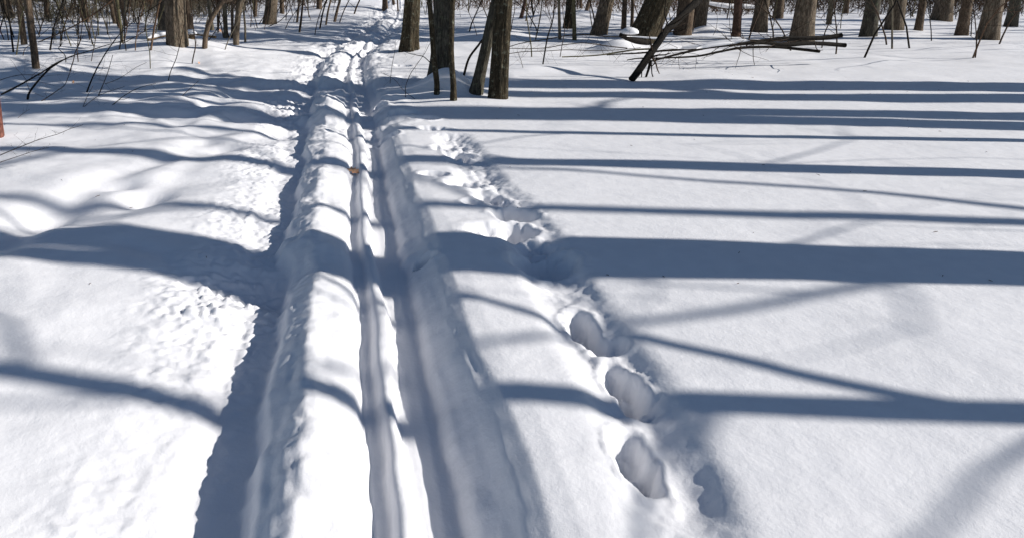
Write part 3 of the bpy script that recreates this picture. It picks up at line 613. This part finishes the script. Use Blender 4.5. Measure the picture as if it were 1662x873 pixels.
def stump(label, px, py, w_, hpx, mat, seed):
    x, y, z = at(px, py); r = .5 * w_ * dcam(y, z) / F; h = hpx * dcam(y, z) / F
    root = tag(link('stump', None, None, (x, y, z)), label, 'stump')
    zz = np.arange(-.1, h, .03); P = np.stack([zz * .05, zz * 0, zz], -1)
    link('wood', MB().tube(P, r * (1 + .3 * np.exp(-np.maximum(zz, 0) / .1)), 16, .08, seed).mesh('wood', mat), root)
stump('short light brown stump under a snow cap right of the large oak trunk', 311, 70, 9, 14, B_LOG, 3)

# ------------------------------------------------------------ dry leaves
def leaf(label, px, py, size, rot, seed, tilt=.35):
    x, y, z = at(px, py); rnd = random.Random(seed)
    outline = [(0, -.5), (.05, -.30), (.22, -.26), (.12, -.12), (.36, -.02), (.16, .08), (.32, .26), (.12, .28), (.0, .5), (-.12, .30), (-.30, .24), (-.15, .08), (-.37, .0), (-.13, -.12), (-.23, -.25), (-.05, -.30)]
    V = []; 
    for s_ in (0, 1):
        for (a, b) in outline + [(a * .45, b * .6) for a, b in outline] + [(0, 0)]:
            cz = .75 * a * a + .35 * max(0, b) ** 2 + .06 * math.sin(a * 9 + b * 7 + seed)
            V.append((a * size, b * size, cz * size - s_ * size * .012))
    n = len(outline); fc = []
    me = bpy.data.meshes.new('leaf'); h = 2 * n + 1
    for s_ in (0, 1):
        o = s_ * h
        for i in range(n):
            j = (i + 1) % n
            q = [(o + i, o + j, o + n + j, o + n + i), (o + n + i, o + n + j, o + 2 * n)]
            fc += q if s_ == 0 else [tuple(reversed(t)) for t in q]
    for i in range(n):
        j = (i + 1) % n; fc.append((j, i, h + i, h + j))
    me.from_pydata(V, [], fc); me.materials.append(LEAF)
    o = link('leaf', me, None, (x, y, z + size * .28)); o.rotation_euler = (tilt, rnd.uniform(-.4, .4), rot); tag(o, label, 'leaf'); return o
leaf('orange brown dry oak leaf lying in the left ski groove', 574, 284, .14, 1.3, 1, .2)
leaf('small curled russet leaf upright in the snow behind the shaded band at the left', 119, 136, .06, .4, 2, 1.3)
leaf('russet leaf caught on the slanting branch right of the large oak', 358, 58, .10, .8, 3, 1.0)
leaf('tiny russet leaf on the far snow at the left of the large oak', 226, 52, .08, .8, 4, .9)
leaf('tiny brown leaf stuck in the snow right of the large oak foot', 323, 104, .05, .8, 5, 1.2)

# ------------------------------------------------------------ trees outside the photograph on the right that throw the shadow bands
protos = {}
def caster(Y_line, X, r, H, seed, mat, label, start=.42, limbs=12, dens=1., lean=0., twist=0.):
    y = Y_line - SHADOW_SKEW * X - twist * (X - .16 * Y_line * 3) * math.tan(SUN_EL)
    return build_tree('tree', label, (X, y, hz(X, y)), r, H, lean, mat, seed, flare=.25, sides=16, detail=.05, rings_low=.12, crown_start=start, limbs=limbs, dens=dens, group=None, twist=twist)
def Yl(py, pxx=1150):   # shadow line (value at X=0) seen at py at pixel column pxx
    X, Y = flat(pxx, py); return Y + SHADOW_SKEW * X
bands = [(131, 144, 13.0), (148, 160, 15.5), (177, 188, 13.5), (192, 204, 12.0), (218, 223, 8.2), (266, 279, 8.5), (346, 362, 13.5), (392, 434, 7.0)]
names = ['ninth', 'eighth', 'seventh', 'sixth', 'fifth', 'fourth', 'third', 'second']
for i, (a, b, X) in enumerate(bands):
    ya, yb = Yl(a), Yl(b); c = .5 * (ya + yb); wd = abs(ya - yb)
    caster(c, X, wd * .5 * (1.32 if i < 4 else 1.18), (18 if i < 4 else 15) + (i % 3), 100 + i, [B_OAK, B_BROWN, B_GREY][i % 3],
           'bare tree outside the view on the right, %s from the viewer, shadow crossing the snow' % names[i], start=.42 if i < 4 else .30, limbs=9, dens=.7, twist=.085 if i == 7 else .015)
caster(.5 * (Yl(430) + Yl(452)), 7.5, .15, 14, 150, B_OAK, 'bare tree outside the view on the right, nearest to the viewer', start=.35, limbs=8, dens=.8, twist=-.05)
caster(2.5, 8.0, .10, 11, 151, B_BROWN, 'slim bare tree outside the view on the right, nearly level with the viewer', start=.35, limbs=9, dens=.7)

# forest right of the photograph's content and just outside its sides: a few prototypes, copied
def proto(seed, r, H, mat):
    o = build_tree('tree', 'x', (0, 0, 0), r, H, 0, mat, seed, flare=.3, sides=14, detail=.05, rings_low=.15, crown_start=.35, limbs=11, dens=.9)
    return o
PR = [proto(201, .17, 15, B_OAK), proto(202, .12, 13, B_BROWN), proto(203, .21, 17, B_OAK), proto(204, .08, 11, B_BROWN), proto(205, .06, 9, B_PALE), proto(206, .14, 14, B_GREY)]
used = [False] * len(PR)
def place(pi, x, y, rz, s, label, group):
    o = PR[pi]
    if used[pi]:
        c = o.copy(); COL.objects.link(c)
        for ch in o.children: d = ch.copy(); COL.objects.link(d); d.parent = c
        o = c
    used[pi] = True
    o.location = (x, y, hz(x, y)); o.rotation_euler = (0, 0, rz); o.scale = (s, s, s); tag(o, label, 'tree', group); return o
rf = random.Random(77)
# visible in the part of the picture right of the photograph
vis = [(1232, 52, 0, 'slim brown trunk right of the reddish trunk, above the snow loaded branches'), (1262, 30, 1, 'narrow trunk in the far background above the snow loaded branches'), (1300, 69, 2, 'thick ridged trunk where the fallen branches come from'),
       (1345, 40, 4, 'thin pale trunk right of the thick ridged one'), (1372, 22, 3, 'small dark far trunk right of the thin pale one'), (1408, 60, 5, 'grey trunk right of the fallen branches'),
       (1450, 48, 0, 'brown trunk in the background right of the grey trunk'), (1490, 50, 3, 'slim dark trunk between the brown and the wide trunk at right'), (1528, 34, 2, 'wide trunk in the far background at the right'), (1560, 58, 1, 'brown trunk left of the rightmost pair'),
       (1602, 64, 0, 'front trunk near the right edge standing in the snow'), (1640, 44, 5, 'grey trunk at the right edge in the background')]
for (px, py, pi, lb) in vis:
    x, y, z = at(px, py); place(pi, x, y, rf.uniform(0, 6), rf.uniform(.85, 1.1), lb, None)
n = 0
pts = []
while n < 34:
    Y = rf.uniform(12.5, 44); X = rf.uniform(.93 * Y + 2, .93 * Y + 26)
    if any(math.hypot(X - a, Y - b) < 2.2 for a, b in pts): continue
    if Y + SHADOW_SKEW * X < 16: continue
    pts.append((X, Y)); n += 1
    place(rf.randrange(6), X, Y, rf.uniform(0, 6), rf.uniform(.8, 1.15), 'bare forest tree beyond the right side of the view', 'forest beyond the right side of the view')
for k in range(12):
    Y = rf.uniform(8, 36); X = -(.52 * Y + rf.uniform(1.2, 9))
    place(rf.randrange(6), X, Y, rf.uniform(0, 6), rf.uniform(.8, 1.1), 'bare forest tree beyond the left side of the view', 'forest beyond the left side of the view')
for k in range(22):
    Y = rf.uniform(37, 60); X = rf.uniform(-24, 34)
    if abs(X - float(trail_x(Y))) < 1.5: continue
    place(rf.randrange(6), X, Y, rf.uniform(0, 6), rf.uniform(.8, 1.2), 'bare forest tree far behind everything in the view', 'forest far behind the view')

# ------------------------------------------------------------ thin understorey: individual small saplings, by zone
def wild(mb, rnd, H, r):
    Q = wander((0, 0, -.1), (rnd.gauss(0, .30), rnd.gauss(0, .15), 1), H, 9, .10, .03, rnd)
    mb.tube(Q, np.linspace(r, r * .25, 10), 5, .05, rnd.randrange(99))
    twigs(mb, Q, r, rnd, rnd.randint(8, 15), H * .26, 3, .12, .8, 2)
WM = []
for k in range(20):
    rnd = random.Random(500 + k); mb = MB(); wild(mb, rnd, rnd.uniform(2.2, 4.5), rnd.uniform(.006, .018))
    WM.append(mb.mesh('sapling', [B_TWIG, B_PALE, B_TWIGL, B_DEAD, B_OLIVE][k % 5]))
zones = [((0, 60), (20, 90), 16, 'thin bare sapling beside or behind the front trunk at the left edge'),
         ((60, 250), (18, 80), 46, 'thin bare sapling in the tangle left of the large oak trunk'),
         ((300, 430), (16, 62), 30, 'thin bare sapling among the slim trunks right of the large oak'),
         ((430, 560), (8, 38), 24, 'thin bare sapling in the row left of the trail bend'),
         ((600, 700), (4, 26), 10, 'thin bare sapling in the distance behind the broad brown trunk by the trail'),
         ((740, 960), (6, 60), 26, 'thin bare sapling in the distance around the olive and pale stems'),
         ((960, 1200), (4, 55), 26, 'thin bare sapling in the distance around the very thick leaning trunk'),
         ((1200, 1662), (8, 95), 44, 'thin bare sapling in the woods right of the fallen branches')]
rz = random.Random(31)
refs = [(-60, 'left edge'), (57, 'front trunk at the left'), (138, 'dark far left trunk'), (198, 'pale greenish trunk'), (285, 'large oak'), (332, 'crooked dark trunk'), (383, 'sunlit bending trunk'),
        (437, 'thick flared trunk'), (518, 'far brown trunk'), (610, 'trail'), (664, 'broad brown trunk'), (810, 'mottled trunk'), (909, 'pale sunlit stem'), (974, 'thick ridged trunk'), (1043, 'very thick leaning trunk'),
        (1111, 'dark brown trunk'), (1197, 'reddish trunk'), (1300, 'trunk where the fallen branches come from'), (1408, 'grey trunk'), (1528, 'wide far trunk'), (1602, 'front trunk at right'), (1720, 'right edge')]
nums = 'first second third fourth fifth sixth seventh eighth ninth tenth eleventh twelfth thirteenth fourteenth fifteenth sixteenth seventeenth eighteenth nineteenth twentieth'.split()
nums += ['twenty-' + a for a in nums[:9]] + ['thirtieth'] + ['thirty-' + a for a in nums[:9]] + ['fortieth'] + ['forty-' + a for a in nums[:9]]
zones = [((0, 60), (20, 90), 16), ((60, 250), (18, 84), 74), ((300, 430), (16, 62), 38), ((430, 560), (8, 38), 22), ((640, 700), (4, 26), 7),
         ((745, 960), (6, 60), 36), ((960, 1200), (4, 55), 34), ((1200, 1662), (8, 95), 46)]
spots = []
for (x0, x1), (y0, y1), cnt in zones:
    for k in range(cnt): spots.append((rz.uniform(x0, x1), y0 + (y1 - y0) * rz.random() ** 1.5))
spots.sort(); counts = {}
for px, py in spots:
    b = max(i for i, (a, _) in enumerate(refs) if a <= px); counts[b] = counts.get(b, 0) + 1
    x, y, z = at(px, py)
    o = link('sapling', rz.choice(WM), None, (x, y, z)); o.rotation_euler = (0, 0, rz.uniform(0, 6)); s = rz.uniform(.7, 1.2); o.scale = (s, s, s)
    tag(o, '%s thin bare sapling to the right of the %s' % (nums[counts[b] - 1], refs[b][1]), 'sapling', 'thin bare saplings under the trees')
for k in range(70):
    Y = rz.uniform(13, 34); X = .93 * Y + rz.uniform(1, 14)
    o = link('sapling', rz.choice(WM), None, (X, Y, hz(X, Y))); o.rotation_euler = (0, 0, rz.uniform(0, 6)); s = rz.uniform(.9, 1.6); o.scale = (s, s, s)
    tag(o, 'thin bare sapling beyond the right side of the view', 'sapling', 'saplings beyond the right side of the view')

# ------------------------------------------------------------ far brush that reads as one mass
def brush(label, x0, x1, ya, yb, count, hmax, seed, mat):
    rnd = random.Random(seed); mb = MB()
    for k in range(count):
        Y = ya + (yb - ya) * rnd.random() ** .6; X = rnd.uniform(x0, x1) * Y / F
        if abs(X - float(trail_x(Y))) < 1.2: continue
        z = hz(X, Y) if k % 6 == 0 else z0; z0 = z if k % 6 == 0 else z0
        if k % 6 == 0: bx, by = X, Y
        else: X, Y = bx + rnd.gauss(0, .25), by + rnd.gauss(0, .25)
        Q = wander((X, Y, z - .05), (rnd.gauss(0, .5), rnd.gauss(0, .4), 1), rnd.uniform(.5, hmax), 4, .22, -.03, rnd)
        mb.tube(Q, np.linspace(.011, .004, 5), 3, cap=False)
        for e in range(2):
            j = rnd.randint(1, 3); Q2 = wander(Q[j], (rnd.gauss(0, 1), rnd.gauss(0, .6), rnd.gauss(.2, .5)), rnd.uniform(.2, .6), 3, .2, -.02, rnd)
            mb.tube(Q2, np.linspace(.007, .003, 4), 3, cap=False)
    o = link('brush', mb.mesh('brush', mat)); tag(o, label, 'brush', None, 'stuff')
brush('brown thicket of bare twigs along the far left background', -640, -210, 25.5, 38, 5600, 1.7, 1, B_TWIGL)
brush('pale fine twigs standing low in the snow of the left background', -640, -260, 20, 27, 1100, .8, 7, B_PALE)
brush('darker bare thicket behind the brown one at the far left', -640, -140, 30, 42, 1800, 2.0, 5, B_TWIG)
brush('sparse bare twigs in the far background right of the trail', 60, 640, 24, 40, 2200, 1.5, 2, B_TWIGL)
brush('bare thicket in the far background at the right', 560, 1080, 22, 38, 2400, 1.5, 3, B_TWIG)
brush('sparse bare twigs between the trunks left of the trail bend', -240, -60, 25, 38, 900, 1.5, 4, B_TWIG)
rnd = random.Random(8); lb_ = MB()
for k in range(170):
    px, py = rnd.uniform(0, 1662), 20 + 840 * rnd.random() ** 2.8
    x, y, z = at(px, py)
    if abs(x - float(trail_x(y))) < .8 or y < 3.4: continue
    an = rnd.uniform(0, 6.3); L = rnd.uniform(.006, .03) if rnd.random() < .93 else rnd.uniform(.03, .06)
    a = np.array((x, y, z + .002)); b = a + np.array((math.cos(an) * L, math.sin(an) * L, rnd.uniform(0, .2) * L))
    lb_.tube([a, .5 * (a + b) + np.array((0, 0, .0005)), b], [.0015, .002, .0008], 4)
tag(link('litter', lb_.mesh('litter', B_TWIGL)), 'scattered flecks of bark and twig on the snow', 'litter', None, 'stuff')
print('objects', len(bpy.data.objects))
